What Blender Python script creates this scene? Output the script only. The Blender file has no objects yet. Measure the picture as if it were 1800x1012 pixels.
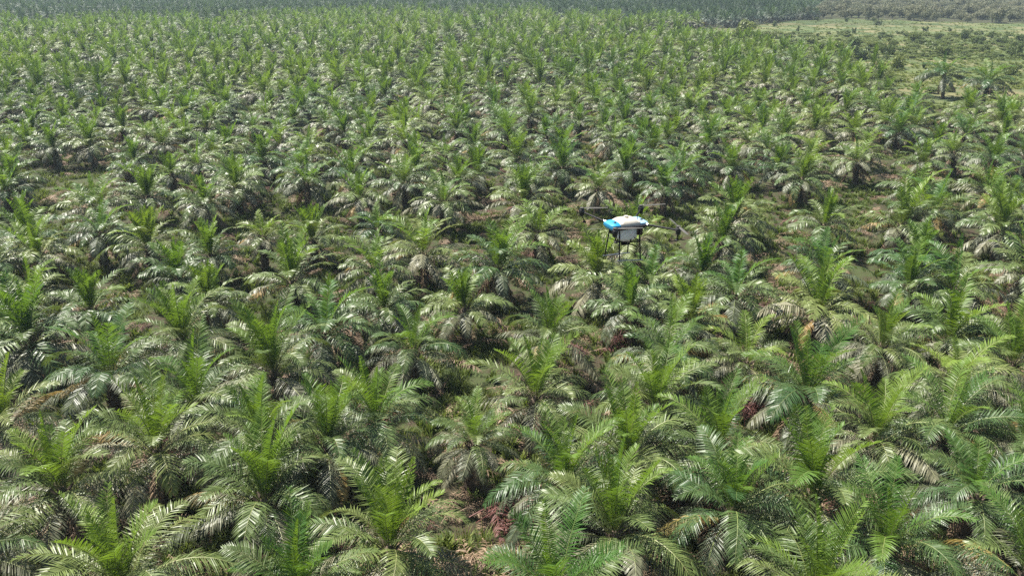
import bpy, math, random
import numpy as np
from mathutils import Vector, Matrix, noise

R = math.radians
rng = random.Random(7)
S = bpy.context.scene
C = S.collection

# ------------------------------------------------------------------ camera
F = 1413.0                     # focal length in photograph pixels (1800 wide)
CAMZ = 29.0
PITCH = math.atan(556.0 / F)
cam_d = bpy.data.cameras.new('camera')
cam = bpy.data.objects.new('camera', cam_d)
C.objects.link(cam)
cam.location = (0, 0, CAMZ)
cam.rotation_euler = (math.pi / 2 - PITCH, 0, 0)
cam_d.sensor_width = 36.0
cam_d.lens = 36.0 * F / 1800.0
cam_d.clip_start = 0.1
cam_d.clip_end = 20000
S.camera = cam
cp, sp = math.cos(PITCH), math.sin(PITCH)


def at(px, py, z=0.0):
    """photograph pixel -> world point on the level z"""
    a = (px - 900.0) / F
    b = -(py - 506.0) / F
    d = Vector((a, cp + b * sp, -sp + b * cp))
    t = (z - CAMZ) / d.z
    return Vector((a * t, d.y * t, z))


def at_depth(px, py, depth):
    a = (px - 900.0) / F
    b = -(py - 506.0) / F
    return Vector((a * depth, (cp + b * sp) * depth, CAMZ + (-sp + b * cp) * depth))


def to_px(p):
    y, z = p[1], p[2] - CAMZ
    dep = y * cp - z * sp
    up = y * sp + z * cp
    return 900 + F * p[0] / dep, 506 - F * up / dep, dep


# ------------------------------------------------------------------ materials
def new_mat(name):
    m = bpy.data.materials.new(name)
    m.use_nodes = True
    nt = m.node_tree
    for n in list(nt.nodes):
        nt.nodes.remove(n)
    out = nt.nodes.new('ShaderNodeOutputMaterial')
    return m, nt, out


def N(nt, t, **kw):
    n = nt.nodes.new(t)
    for k, v in kw.items():
        setattr(n, k, v)
    return n


def mth(nt, op, a, b=None, clamp=False):
    n = N(nt, 'ShaderNodeMath', operation=op)
    n.use_clamp = clamp
    for i, v in enumerate((a, b)):
        if v is None:
            continue
        if isinstance(v, (int, float)):
            n.inputs[i].default_value = v
        else:
            nt.links.new(v, n.inputs[i])
    return n.outputs[0]


def mixc(nt, f, a, b, blend='MIX'):
    n = N(nt, 'ShaderNodeMix', data_type='RGBA', blend_type=blend)
    for sock, v in ((n.inputs['Factor'], f), (n.inputs['A'], a), (n.inputs['B'], b)):
        if isinstance(v, (int, float)):
            sock.default_value = v
        elif isinstance(v, tuple):
            sock.default_value = (v[0], v[1], v[2], 1)
        else:
            nt.links.new(v, sock)
    return n.outputs['Result']


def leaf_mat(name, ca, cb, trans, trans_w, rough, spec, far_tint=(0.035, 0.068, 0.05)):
    m, nt, out = new_mat(name)
    att = N(nt, 'ShaderNodeAttribute', attribute_name='tone')
    oi = N(nt, 'ShaderNodeObjectInfo')
    sepc = N(nt, 'ShaderNodeSeparateColor')
    nt.links.new(oi.outputs['Color'], sepc.inputs[0])
    t = mth(nt, 'MULTIPLY', att.outputs['Fac'], 0.55)
    t = mth(nt, 'ADD', t, mth(nt, 'MULTIPLY', mth(nt, 'SUBTRACT', sepc.outputs[0], 0.5), 0.8))
    t = mth(nt, 'ADD', t, mth(nt, 'MULTIPLY', mth(nt, 'SUBTRACT', oi.outputs['Random'], 0.25), 0.5), clamp=True)
    hue = N(nt, 'ShaderNodeAttribute', attribute_name='hue', attribute_type='INSTANCER')
    t = mth(nt, 'ADD', t, hue.outputs['Fac'], clamp=True)
    col = mixc(nt, t, ca, cb)
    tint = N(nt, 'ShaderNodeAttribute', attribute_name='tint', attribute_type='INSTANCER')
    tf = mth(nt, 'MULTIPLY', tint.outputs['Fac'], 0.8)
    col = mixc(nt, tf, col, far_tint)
    bs = N(nt, 'ShaderNodeBsdfPrincipled')
    nt.links.new(col, bs.inputs['Base Color'])
    bs.inputs['Roughness'].default_value = rough
    bs.inputs['Specular IOR Level'].default_value = spec
    tr = N(nt, 'ShaderNodeBsdfTranslucent')
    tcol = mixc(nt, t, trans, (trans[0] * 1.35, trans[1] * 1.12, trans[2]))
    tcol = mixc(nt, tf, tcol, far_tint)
    nt.links.new(tcol, tr.inputs['Color'])
    mx = N(nt, 'ShaderNodeMixShader')
    mx.inputs[0].default_value = trans_w
    nt.links.new(bs.outputs[0], mx.inputs[1])
    nt.links.new(tr.outputs[0], mx.inputs[2])
    nt.links.new(mx.outputs[0], out.inputs['Surface'])
    return m


def flat_mat(name, col, rough=0.5, metal=0.0, col2=None, scale=8.0, spec=0.5, bump=0.0):
    m, nt, out = new_mat(name)
    bs = N(nt, 'ShaderNodeBsdfPrincipled')
    bs.inputs['Roughness'].default_value = rough
    bs.inputs['Metallic'].default_value = metal
    bs.inputs['Specular IOR Level'].default_value = spec
    tc = N(nt, 'ShaderNodeTexCoord')
    nz = N(nt, 'ShaderNodeTexNoise')
    nz.inputs['Scale'].default_value = scale
    nz.inputs['Detail'].default_value = 5
    nt.links.new(tc.outputs['Object'], nz.inputs['Vector'])
    c2 = col2 or tuple(c * 0.8 for c in col)
    r = N(nt, 'ShaderNodeValToRGB')
    r.color_ramp.elements[0].position = 0.35
    r.color_ramp.elements[1].position = 0.65
    r.color_ramp.elements[0].color = (*col, 1)
    r.color_ramp.elements[1].color = (*c2, 1)
    nt.links.new(nz.outputs['Fac'], r.inputs[0])
    nt.links.new(r.outputs[0], bs.inputs['Base Color'])
    if bump:
        b = N(nt, 'ShaderNodeBump')
        b.inputs['Strength'].default_value = bump
        nt.links.new(nz.outputs['Fac'], b.inputs['Height'])
        nt.links.new(b.outputs[0], bs.inputs['Normal'])
    nt.links.new(bs.outputs[0], out.inputs['Surface'])
    return m


M_YOUNG = leaf_mat('palm_leaf_young', (0.05, 0.12, 0.022), (0.16, 0.23, 0.032), (0.15, 0.27, 0.022), 0.33, 0.48, 0.32)
M_MID = leaf_mat('palm_leaf_mature', (0.038, 0.085, 0.025), (0.155, 0.19, 0.055), (0.12, 0.18, 0.028), 0.22, 0.44, 0.42)
M_OLD = leaf_mat('palm_leaf_old', (0.06, 0.08, 0.042), (0.20, 0.19, 0.12), (0.09, 0.10, 0.04), 0.13, 0.47, 0.4)
M_SERE = leaf_mat('palm_leaf_yellowed', (0.20, 0.16, 0.04), (0.30, 0.20, 0.08), (0.22, 0.16, 0.04), 0.25, 0.55, 0.4, (0.09, 0.085, 0.05))
M_DEAD = leaf_mat('palm_leaf_dry', (0.15, 0.10, 0.065), (0.28, 0.20, 0.13), (0.14, 0.08, 0.04), 0.15, 0.6, 0.3, (0.08, 0.07, 0.06))
M_STEM = leaf_mat('palm_midrib', (0.13, 0.17, 0.05), (0.24, 0.24, 0.09), (0.1, 0.1, 0.03), 0.05, 0.5, 0.4)
M_BARK = flat_mat('palm_bark', (0.075, 0.055, 0.04), 0.9, col2=(0.16, 0.125, 0.095), scale=5, bump=0.6, spec=0.2)
M_RED = leaf_mat('rust_red_leaf', (0.06, 0.025, 0.022), (0.13, 0.05, 0.04), (0.1, 0.03, 0.02), 0.1, 0.6, 0.3)
M_BUSH = leaf_mat('bush_leaf', (0.065, 0.10, 0.025), (0.19, 0.23, 0.055), (0.12, 0.17, 0.03), 0.35, 0.5, 0.4)
M_WOODS = leaf_mat('woodland_leaf', (0.10, 0.115, 0.06), (0.19, 0.19, 0.11), (0.12, 0.14, 0.05), 0.25, 0.6, 0.3)
M_GRASS = leaf_mat('grass_blade', (0.06, 0.10, 0.02), (0.17, 0.20, 0.05), (0.12, 0.18, 0.03), 0.35, 0.55, 0.3)
M_TWIG = flat_mat('pale_wood', (0.30, 0.27, 0.22), 0.8, col2=(0.2, 0.17, 0.13), scale=3)


def ground_mat():
    m, nt, out = new_mat('plantation_soil')
    bs = N(nt, 'ShaderNodeBsdfPrincipled')
    bs.inputs['Roughness'].default_value = 0.9
    bs.inputs['Specular IOR Level'].default_value = 0.2
    g = N(nt, 'ShaderNodeNewGeometry')
    def nz(scale, det=5):
        n = N(nt, 'ShaderNodeTexNoise')
        n.inputs['Scale'].default_value = scale
        n.inputs['Detail'].default_value = det
        nt.links.new(g.outputs['Position'], n.inputs['Vector'])
        return n.outputs['Fac']
    def ramp(v, lo, hi):
        r = N(nt, 'ShaderNodeMapRange')
        r.inputs['From Min'].default_value = lo
        r.inputs['From Max'].default_value = hi
        nt.links.new(v, r.inputs['Value'])
        return r.outputs[0]
    a = mixc(nt, ramp(nz(0.9), 0.4, 0.62), (0.032, 0.024, 0.015), (0.03, 0.05, 0.013))
    b = mixc(nt, ramp(nz(5.0), 0.45, 0.7), a, (0.06, 0.042, 0.026))
    c = mixc(nt, ramp(nz(0.12), 0.5, 0.68), b, (0.045, 0.065, 0.02))
    nt.links.new(c, bs.inputs['Base Color'])
    bp = N(nt, 'ShaderNodeBump')
    bp.inputs['Strength'].default_value = 0.8
    bp.inputs['Distance'].default_value = 0.15
    nt.links.new(nz(3.0, 8), bp.inputs['Height'])
    nt.links.new(bp.outputs[0], bs.inputs['Normal'])
    nt.links.new(bs.outputs[0], out.inputs['Surface'])
    return m


def patch_mat(name, c1, c2, c3, s1, s2, rough=0.9):
    m, nt, out = new_mat(name)
    bs = N(nt, 'ShaderNodeBsdfPrincipled')
    bs.inputs['Specular IOR Level'].default_value = 0.25
    g = N(nt, 'ShaderNodeNewGeometry')
    outs = []
    for s in (s1, s2):
        n = N(nt, 'ShaderNodeTexNoise')
        n.inputs['Scale'].default_value = s
        n.inputs['Detail'].default_value = 6
        nt.links.new(g.outputs['Position'], n.inputs['Vector'])
        r = N(nt, 'ShaderNodeMapRange')
        r.inputs['From Min'].default_value = 0.42
        r.inputs['From Max'].default_value = 0.6
        nt.links.new(n.outputs['Fac'], r.inputs['Value'])
        outs.append(r.outputs[0])
    c = mixc(nt, outs[0], c1, c2)
    c = mixc(nt, outs[1], c, c3)
    nt.links.new(c, bs.inputs['Base Color'])
    bs.inputs['Roughness'].default_value = rough
    bp = N(nt, 'ShaderNodeBump')
    bp.inputs['Strength'].default_value = 0.6
    bp.inputs['Distance'].default_value = 0.2
    nt.links.new(outs[1], bp.inputs['Height'])
    nt.links.new(bp.outputs[0], bs.inputs['Normal'])
    nt.links.new(bs.outputs[0], out.inputs['Surface'])
    return m


M_GROUND = ground_mat()
M_TRACK = patch_mat('muddy_track', (0.035, 0.026, 0.016), (0.075, 0.052, 0.03), (0.03, 0.042, 0.014), 0.35, 1.3)
M_RUT = patch_mat('wet_rut', (0.03, 0.022, 0.016), (0.13, 0.085, 0.05), (0.025, 0.02, 0.015), 0.15, 0.6, 0.35)
M_MEADOW = patch_mat('meadow_grass', (0.085, 0.11, 0.035), (0.15, 0.13, 0.065), (0.05, 0.075, 0.022), 0.022, 0.07)


# ------------------------------------------------------------------ mesh collector
class MB:
    def __init__(self):
        self.v, self.f, self.m, self.t = [], [], [], []

    def add(self, vs, fs, mi=0, tone=0.5):
        b = len(self.v)
        self.v += [tuple(x) for x in vs]
        self.t += [tone] * len(vs)
        for f in fs:
            self.f.append(tuple(i + b for i in f))
            self.m.append(mi)

    def merge(self, other, mat4, dtone=0.0, mi=None):
        b = len(self.v)
        self.v += [tuple(mat4 @ Vector(x)) for x in other.v]
        self.t += [x + dtone for x in other.t]
        self.f += [tuple(i + b for i in f) for f in other.f]
        self.m += other.m if mi is None else [mi] * len(other.m)

    def tube(self, pts, radii, n=6, mi=0, tone=0.5, cap=True):
        base = len(self.v)
        prev = None
        for i, p in enumerate(pts):
            p = Vector(p)
            a = Vector(pts[max(i - 1, 0)])
            b = Vector(pts[min(i + 1, len(pts) - 1)])
            t = (b - a).normalized()
            u = t.cross(Vector((0, 0, 1)) if abs(t.z) < 0.95 else Vector((1, 0, 0))).normalized()
            if prev is not None:
                u = (prev - t * prev.dot(t)).normalized()
            prev = u
            w = t.cross(u)
            r = radii[i] if isinstance(radii, (list, tuple)) else radii
            for k in range(n):
                an = 2 * math.pi * k / n
                self.v.append(tuple(p + (u * math.cos(an) + w * math.sin(an)) * r))
                self.t.append(tone)
        for i in range(len(pts) - 1):
            for k in range(n):
                a0 = base + i * n + k
                a1 = base + i * n + (k + 1) % n
                self.f.append((a0, a1, a1 + n, a0 + n))
                self.m.append(mi)
        if cap:
            self.f.append(tuple(base + k for k in reversed(range(n))))
            self.m.append(mi)
            e = base + (len(pts) - 1) * n
            self.f.append(tuple(e + k for k in range(n)))
            self.m.append(mi)

    def lathe(self, prof, n=16, o=(0, 0, 0), mi=0):
        """prof: (r, z) list"""
        base = len(self.v)
        for r, z in prof:
            for k in range(n):
                an = 2 * math.pi * k / n
                self.v.append((o[0] + r * math.cos(an), o[1] + r * math.sin(an), o[2] + z))
                self.t.append(0.5)
        for i in range(len(prof) - 1):
            for k in range(n):
                a0 = base + i * n + k
                a1 = base + i * n + (k + 1) % n
                self.f.append((a0, a1, a1 + n, a0 + n))
                self.m.append(mi)
        self.f.append(tuple(base + k for k in reversed(range(n))))
        self.m.append(mi)
        e = base + (len(prof) - 1) * n
        self.f.append(tuple(e + k for k in range(n)))
        self.m.append(mi)

    def loft(self, rings, mi=0):
        n = len(rings[0])
        base = len(self.v)
        for r in rings:
            for p in r:
                self.v.append(tuple(p))
                self.t.append(0.5)
        for i in range(len(rings) - 1):
            for k in range(n):
                a0 = base + i * n + k
                a1 = base + i * n + (k + 1) % n
                self.f.append((a0, a1, a1 + n, a0 + n))
                self.m.append(mi)
        self.f.append(tuple(base + k for k in reversed(range(n))))
        self.m.append(mi)
        e = base + (len(rings) - 1) * n
        self.f.append(tuple(e + k for k in range(n)))
        self.m.append(mi)

    def mesh(self, name, mats, smooth=False):
        me = bpy.data.meshes.new(name)
        me.from_pydata(self.v, [], self.f)
        for m in mats:
            me.materials.append(m)
        me.polygons.foreach_set('material_index', self.m)
        a = me.attributes.new('tone', 'FLOAT', 'POINT')
        a.data.foreach_set('value', self.t)
        if smooth:
            me.polygons.foreach_set('use_smooth', [True] * len(self.f))
        me.update()
        return me


def link(name, me, parent=None, loc=None, rot=None, scl=None, tone=None):
    o = bpy.data.objects.new(name, me)
    C.objects.link(o)
    if parent:
        o.parent = parent
    if loc is not None:
        o.location = loc
    if rot is not None:
        o.rotation_euler = rot
    if scl is not None:
        o.scale = (scl, scl, scl) if isinstance(scl, (int, float)) else scl
    if tone is not None:
        o.color = (tone, tone, tone, 1)
    return o


# ------------------------------------------------------------------ palm fronds
MATS = [M_YOUNG, M_MID, M_OLD, M_DEAD, M_STEM, M_SERE]


def frond(r, L, e0, bend, nleaf, llen, lw, lift, droop, mi, tone, seg=10, rr=0.035, pet=0.13, messy=0.2, limp=1.0):
    """One feather frond: midrib in the xz plane from the origin, leaflets either side."""
    mb = MB()
    pts, tans = [], []
    p = Vector((0, 0, 0))
    K = 24
    side = r.uniform(-0.25, 0.25)
    twist = r.uniform(-0.35, 0.35)
    for i in range(K + 1):
        t = i / K
        e = e0 - bend * t ** 1.35
        az = side * t * t
        d = Vector((math.cos(e) * math.cos(az), math.cos(e) * math.sin(az), math.sin(e)))
        pts.append(p.copy())
        tans.append(d)
        p = p + d * (L / K)

    def ev(t):
        x = min(t, 0.9999) * K
        i = int(x)
        f = x - i
        return pts[i].lerp(pts[i + 1], f), tans[i].lerp(tans[i + 1], f).normalized()

    step = max(1, K // seg)
    idx = list(range(0, K, step)) + [K]
    mb.tube([pts[i] for i in idx], [rr * (1 - 0.85 * i / K) for i in idx], n=3, mi=4, tone=tone, cap=False)
    for i in range(nleaf):
        t = pet + (1 - pet) * (i + 0.5) / nleaf
        P, T = ev(t)
        q = (t - pet) / (1 - pet)
        prof = min(1.0, 0.35 + 2.6 * q) * (1.0 if q < 0.55 else 1 - 0.75 * ((q - 0.55) / 0.45) ** 1.6)
        Sv = T.cross(Vector((0, 0, 1)))
        if Sv.length < 0.1:
            Sv = Vector((0, -1, 0))
        Sv.normalize()
        U = Sv.cross(T).normalized()
        if U.z < 0:
            U = -U
        tw = twist * t
        for s in (1, -1):
            if r.random() < 0.04 * messy * 5:
                continue
            l = llen * prof * r.uniform(0.85, 1.1)
            fw = 0.35 + 0.55 * q + r.uniform(-0.12, 0.12) * messy * 4
            lf = lift + r.uniform(-1, 1) * messy * 0.9 + s * tw
            D = (Sv * s * math.cos(lf) + U * math.sin(lf) + T * fw).normalized()
            Nn = (U * math.cos(lf) - Sv * s * math.sin(lf)).normalized()
            W = D.cross(Nn).normalized()
            W = (W + Nn * r.uniform(-0.5, 0.5)).normalized()
            g = Vector((0, 0, -1))
            dr = droop * r.uniform(0.6, 1.3) * limp
            b = P
            m1 = P + D * l * 0.5 + g * l * dr * 0.16
            D2 = (D + g * dr * 0.9).normalized()
            tip = m1 + D2 * l * 0.5
            w = lw * r.uniform(0.8, 1.15)
            tn = tone + r.uniform(-0.15, 0.15)
            mb.add([b - W * w * 0.3, b + W * w * 0.3, m1 + W * w * 0.5, m1 - W * w * 0.5, tip],
                   [(0, 1, 2, 3), (3, 2, 4)], mi, tn)
    return mb


# age classes of a frond: e0 (deg), bend (deg), length, material, lift, droop
CLASSES = {
    'spear':  dict(e=(82, 90), b=(2, 14), L=(4.2, 5.2), mi=0, lift=0.8, droop=0.05, limp=0.4, ll=0.6),
    'young':  dict(e=(73, 87), b=(10, 44), L=(4.4, 5.7), mi=0, lift=0.45, droop=0.3, limp=0.8, ll=1.05),
    'arch':   dict(e=(66, 80), b=(58, 98), L=(4.9, 5.7), mi=0, lift=0.4, droop=0.45, limp=1.0, ll=1.0),
    'rise':   dict(e=(56, 70), b=(70, 112), L=(4.7, 5.5), mi=1, lift=0.35, droop=0.5, limp=1.0, ll=1.05),
    'spread': dict(e=(34, 52), b=(80, 118), L=(4.7, 5.6), mi=1, lift=0.15, droop=0.85, limp=1.0, ll=1.1),
    'low':    dict(e=(12, 32), b=(66, 100), L=(4.5, 5.4), mi=2, lift=0.0, droop=1.0, limp=1.0, ll=1.1),
    'hang':   dict(e=(-12, 12), b=(50, 78), L=(4.5, 5.2), mi=2, lift=-0.1, droop=1.2, limp=1.0, ll=1.0),
    'sere':   dict(e=(5, 35), b=(60, 95), L=(4.4, 5.2), mi=5, lift=-0.05, droop=1.3, limp=1.1, ll=0.95),
    'dead':   dict(e=(-45, -20), b=(30, 50), L=(2.8, 3.6), mi=3, lift=-0.2, droop=1.6, limp=1.3, ll=0.7),
}


def make_frond(cl, r, nleaf, lw, seg):
    c = CLASSES[cl]
    return frond(r, r.uniform(*c['L']), R(r.uniform(*c['e'])), R(r.uniform(*c['b'])), nleaf, c['ll'], lw,
                 c['lift'], c['droop'], c['mi'], r.uniform(0.25, 0.75), seg=seg, limp=c['limp'],
                 messy=0.19 if cl != 'dead' else 0.6)


VAR = {'spear': 4, 'young': 6, 'arch': 6, 'rise': 6, 'spread': 7, 'low': 7, 'hang': 4, 'sere': 4, 'dead': 4}
near_mesh, mid_mb, far_mb = {}, {}, {}
for cl, n in VAR.items():
    near_mesh[cl] = [make_frond(cl, random.Random(hash_ * 31 + 5 + len(cl)), 50, 0.062, 12).mesh('frond_' + cl, MATS) for hash_ in range(n)]
    mid_mb[cl] = [make_frond(cl, random.Random(hash_ * 17 + 3 + len(cl)), 30, 0.115, 6) for hash_ in range(n)]
    far_mb[cl] = [make_frond(cl, random.Random(hash_ * 13 + 1 + len(cl)), 15, 0.24, 5) for hash_ in range(n)]


def frond_list(r, style):
    """(class, azimuth, scale, tilt) for a crown; style 0 erect .. 1 spreading"""
    out = []
    if style < 0.3:
        n = {'spear': 2, 'young': r.choice((6, 7, 8)), 'arch': 1}
    elif style < 0.65:
        n = {'spear': 2, 'young': r.choice((3, 4, 5)), 'arch': 3}
    else:
        n = {'spear': 1, 'young': r.choice((0, 1)), 'arch': 4}
    n.update({'rise': r.choice((4, 5, 6)), 'spread': r.choice((6, 7, 8)), 'low': r.choice((6, 7, 8, 9)), 'hang': r.choice((2, 3, 4, 5)), 'sere': r.choice((0, 0, 1, 1, 2)), 'dead': r.choice((1, 2, 3, 5))})
    az = r.uniform(0, 6.28)
    for cl in ('spear', 'young', 'arch', 'rise', 'spread', 'low', 'hang', 'sere', 'dead'):
        for _ in range(n[cl]):
            az += 2.39996
            out.append((cl, az + r.uniform(-0.2, 0.2), r.uniform(0.8, 1.1), r.uniform(-0.13, 0.13)))
    return out


def frond_matrix(cl, az, s, tilt):
    rad = {'spear': 0.03, 'young': 0.1, 'arch': 0.13, 'rise': 0.16, 'spread': 0.2, 'low': 0.24, 'hang': 0.27, 'sere': 0.26, 'dead': 0.28}[cl]
    dz = {'spear': 0.1, 'young': 0.05, 'arch': 0.02, 'rise': 0.0, 'spread': -0.08, 'low': -0.18, 'hang': -0.28, 'sere': -0.25, 'dead': -0.4}[cl]
    return (Matrix.Translation((rad * math.cos(az), rad * math.sin(az), dz)) @ Matrix.Rotation(az, 4, 'Z')
            @ Matrix.Rotation(tilt, 4, 'Y') @ Matrix.Rotation(tilt * 1.7, 4, 'X') @ Matrix.Scale(s, 4))


def trunk_mb(r, h):
    mb = MB()
    mb.tube([(0, 0, -0.2), (0, 0, 0.2), (0, 0, h * 0.5), (0, 0, h - 0.1), (0, 0, h + 0.25)], [0.5, 0.42, 0.36, 0.34, 0.12], n=10, mi=0)
    k = 0
    z = 0.15
    while z < h + 0.1:                      # stubs of cut leaf bases in a spiral
        a = k * 2.39996
        k += 1
        z += h / 90.0 + 0.012
        u = Vector((math.cos(a), math.sin(a), 0))
        w = Vector((-u.y, u.x, 0))
        b = u * 0.32 + Vector((0, 0, z))
        l = r.uniform(0.14, 0.3)
        tip = b + u * l + Vector((0, 0, l * 1.3))
        mb.add([b - w * 0.12, b + w * 0.12, b + Vector((0, 0, 0.16)), tip - w * 0.05, tip + w * 0.05, tip + Vector((0, 0, 0.05))],
               [(0, 1, 4, 3), (1, 2, 5, 4), (2, 0, 3, 5), (3, 4, 5)], 0)
    return mb


trunk_meshes = [trunk_mb(random.Random(50 + i), 2.8).mesh('trunk', [M_BARK]) for i in range(4)]

# merged crowns for palms farther away
NV = 10
crown_mesh, tuft_mesh, skirt_mesh, whole_mesh, fine_mesh = [], [], [], [], []
for i in range(NV):
    r = random.Random(900 + i)
    fl = frond_list(r, i / (NV - 1))
    cr, tf, sk, wh, fi = MB(), MB(), MB(), MB(), MB()
    for cl, az, s, tilt in fl:
        M = frond_matrix(cl, az, s, tilt)
        src = r.choice(mid_mb[cl])
        dt = r.uniform(-0.25, 0.25)
        tgt = tf if cl in ('spear', 'young', 'arch') else sk if cl == 'dead' else cr
        tgt.merge(src, M, dt)
        fi.merge(src, Matrix.Translation((0, 0, 2.8)) @ M, dt)
        wh.merge(r.choice(far_mb[cl]), Matrix.Translation((0, 0, 2.8)) @ M, dt)
    wh.merge(trunk_mb(r, 2.8), Matrix.Identity(4), mi=6)
    fi.merge(trunk_mb(r, 2.8), Matrix.Identity(4), mi=6)
    fine_mesh.append(fi.mesh('palm_mass', MATS + [M_BARK]))
    crown_mesh.append(cr.mesh('crown', MATS))
    tuft_mesh.append(tf.mesh('young_tuft', MATS))
    skirt_mesh.append(sk.mesh('dry_skirt', MATS))
    whole_mesh.append(wh.mesh('palm_mass', MATS + [M_BARK]))

# ------------------------------------------------------------------ where the palms stand (pixel of the crown's heart)
HEARTS = [
    (225, 1035), (520, 1062), (985, 1062), (1425, 1062), (1800, 1015), (-60, 985), (457, 885), (675, 972), (1075, 945), (1432, 882),
    (1715, 872), (110, 862), (10, 745), (825, 775), (1110, 812), (665, 745), (345, 712), (190, 665), (482, 660), (57, 602), (328, 602),
    (570, 590), (160, 548), (370, 535), (678, 545), (725, 622), (820, 545), (965, 600), (945, 702), (1170, 625), (1148, 722),
    (1440, 550), (1215, 572), (1665, 602), (1425, 702), (1690, 682), (1660, 765), (1680, 512), (1600, 505), (1260, 800), (1290, 905),
    (510, 498), (173, 365), (257, 347), (362, 362), (418, 332), (537, 325), (73, 450), (262, 436), (373, 450), (460, 420), (550, 425),
    (312, 490), (-10, 470), (235, 285), (375, 275), (463, 287), (95, 262), (160, 258), (635, 352), (778, 357), (920, 357), (1050, 332),
    (1168, 335), (665, 405), (745, 450), (870, 475), (945, 412), (1050, 490), (655, 475), (1285, 300), (1410, 315), (1510, 287),
    (1625, 290), (1747, 285), (1297, 385), (1445, 397), (1585, 400), (1620, 472), (1757, 407), (1738, 338), (1265, 428), (1438, 480),
    (1225, 482), (1800, 482), (1310, 640), (1545, 610), (1300, 520), (1545, 780), (1560, 960), (1790, 640), (1800, 780), (10, 340), (0, 560),
    (1140, 500), (1110, 545), (560, 790), (265, 800), (460, 775), (700, 200 + 25), (655, 232), (1665, 132), (1735, 147), (1535, 117), (1000, 855)]
H0 = 3.2
TRACK_PX = [(-260, 414), (0, 412), (150, 418), (300, 408), (430, 396), (600, 402), (760, 404), (900, 392), (1050, 380), (1200, 388),
            (1330, 376), (1460, 350), (1640, 337), (1800, 338), (2060, 340)]
track = [at(x, y, 0) for x, y in TRACK_PX]


def track_dist(p):
    best = 1e9
    for a, b in zip(track, track[1:]):
        ab = b - a
        t = max(0, min(1, (Vector((p[0], p[1], 0)) - a).dot(ab) / ab.length_squared))
        q = a + ab * t
        best = min(best, math.hypot(p[0] - q.x, p[1] - q.y))
    return best


def track_y(x):
    for a, b in zip(track, track[1:]):
        if a.x <= x <= b.x:
            return a.y + (b.y - a.y) * (x - a.x) / (b.x - a.x)
    return track[0].y if x < track[0].x else track[-1].y


def inpoly(x, y, poly):
    c = False
    j = len(poly) - 1
    for i in range(len(poly)):
        xi, yi = poly[i]
        xj, yj = poly[j]
        if (yi > y) != (yj > y) and x < (xj - xi) * (y - yi) / (yj - yi) + xi:
            c = not c
        j = i
    return c


MEADOW = [(1150, 57), (1200, 52), (1290, 50), (1390, 37), (1480, 33), (1600, 37), (1720, 41), (1900, 43), (2300, 44), (2300, 190), (1900, 186), (1810, 180),
          (1750, 184), (1690, 190), (1610, 184), (1570, 170), (1530, 150), (1470, 130), (1400, 112), (1310, 92), (1220, 72), (1160, 61)]
MARGIN = [(1050, 54), (1200, 66), (1400, 96), (1540, 130), (1900, 140), (2300, 140), (2300, 196), (1900, 194), (1760, 204), (1700, 208), (1620, 206), (1560, 176), (1500, 142), (1400, 112), (1280, 90), (1150, 70)]
WOODS = [(1520, -30), (1490, 6), (1440, 18), (1400, 34), (1520, 36), (1660, 40), (1800, 43), (2300, 44), (2300, -30)]

palms = []                                   # x, y, heart height
for px, py in HEARTS:
    hh = H0 + (2.4 if (px, py) in ((1665, 132), (1735, 147), (1535, 117)) else rng.uniform(-0.35, 0.45))
    p = at(px, py, hh)
    palms.append((p.x, p.y, hh, True))
cell = {}


def cell_add(x, y):
    cell.setdefault((int(x // 8), int(y // 8)), []).append((x, y))


def crowded(x, y, d):
    i, j = int(x // 8), int(y // 8)
    for a in (-1, 0, 1):
        for b in (-1, 0, 1):
            for q in cell.get((i + a, j + b), ()):
                if math.hypot(q[0] - x, q[1] - y) < d:
                    return True
    return False


for p in palms:
    cell_add(p[0], p[1])
SP = 7.6
row = 0
y = 24.0
ang = R(-3.0)
while y < 980:
    half = 0.66 * y + 22
    x = -half + (row % 2) * SP * 0.5
    while x < half:
        wx = x * math.cos(ang) + rng.gauss(0, 1.5 if y > 95 else 0.8)
        wy = y + x * math.sin(ang) + rng.gauss(0, 1.5 if y > 95 else 0.8)
        x += SP
        if wy < 29 or crowded(wx, wy, 5.6 if y > 95 else 6.3):
            continue
        if track_dist((wx, wy)) < (9.5 if wy < track_y(wx) else 5.0):
            continue
        gx, gy, _ = to_px((wx, wy, 0))
        if inpoly(gx, gy, MEADOW) or inpoly(gx, gy, MARGIN) or inpoly(gx, gy, WOODS):
            continue
        if rng.random() < (0.14 if wy < 95 else 0.04):
            continue
        palms.append((wx, wy, H0 + rng.uniform(-0.5, 0.5), False))
        cell_add(wx, wy)
    y += SP * 0.866
    row += 1

# those that show largest become things, the rest one mass
cand = []
for p in palms:
    hx, hy, dep = to_px((p[0], p[1], p[2]))
    rad = 5.2 * F / dep
    vis = (-rad * 0.8 < hx < 1800 + rad * 0.8) and hy < 1012 + rad * 0.75
    cand.append((dep, p, hx, hy, vis))
cand.sort(key=lambda c: c[0] - (30 if c[1][2] > 4 else 0))
indiv = [c for c in cand if c[4]][:300]
ids = set(id(c) for c in indiv)
rest = [c for c in cand if id(c) not in ids]

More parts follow.
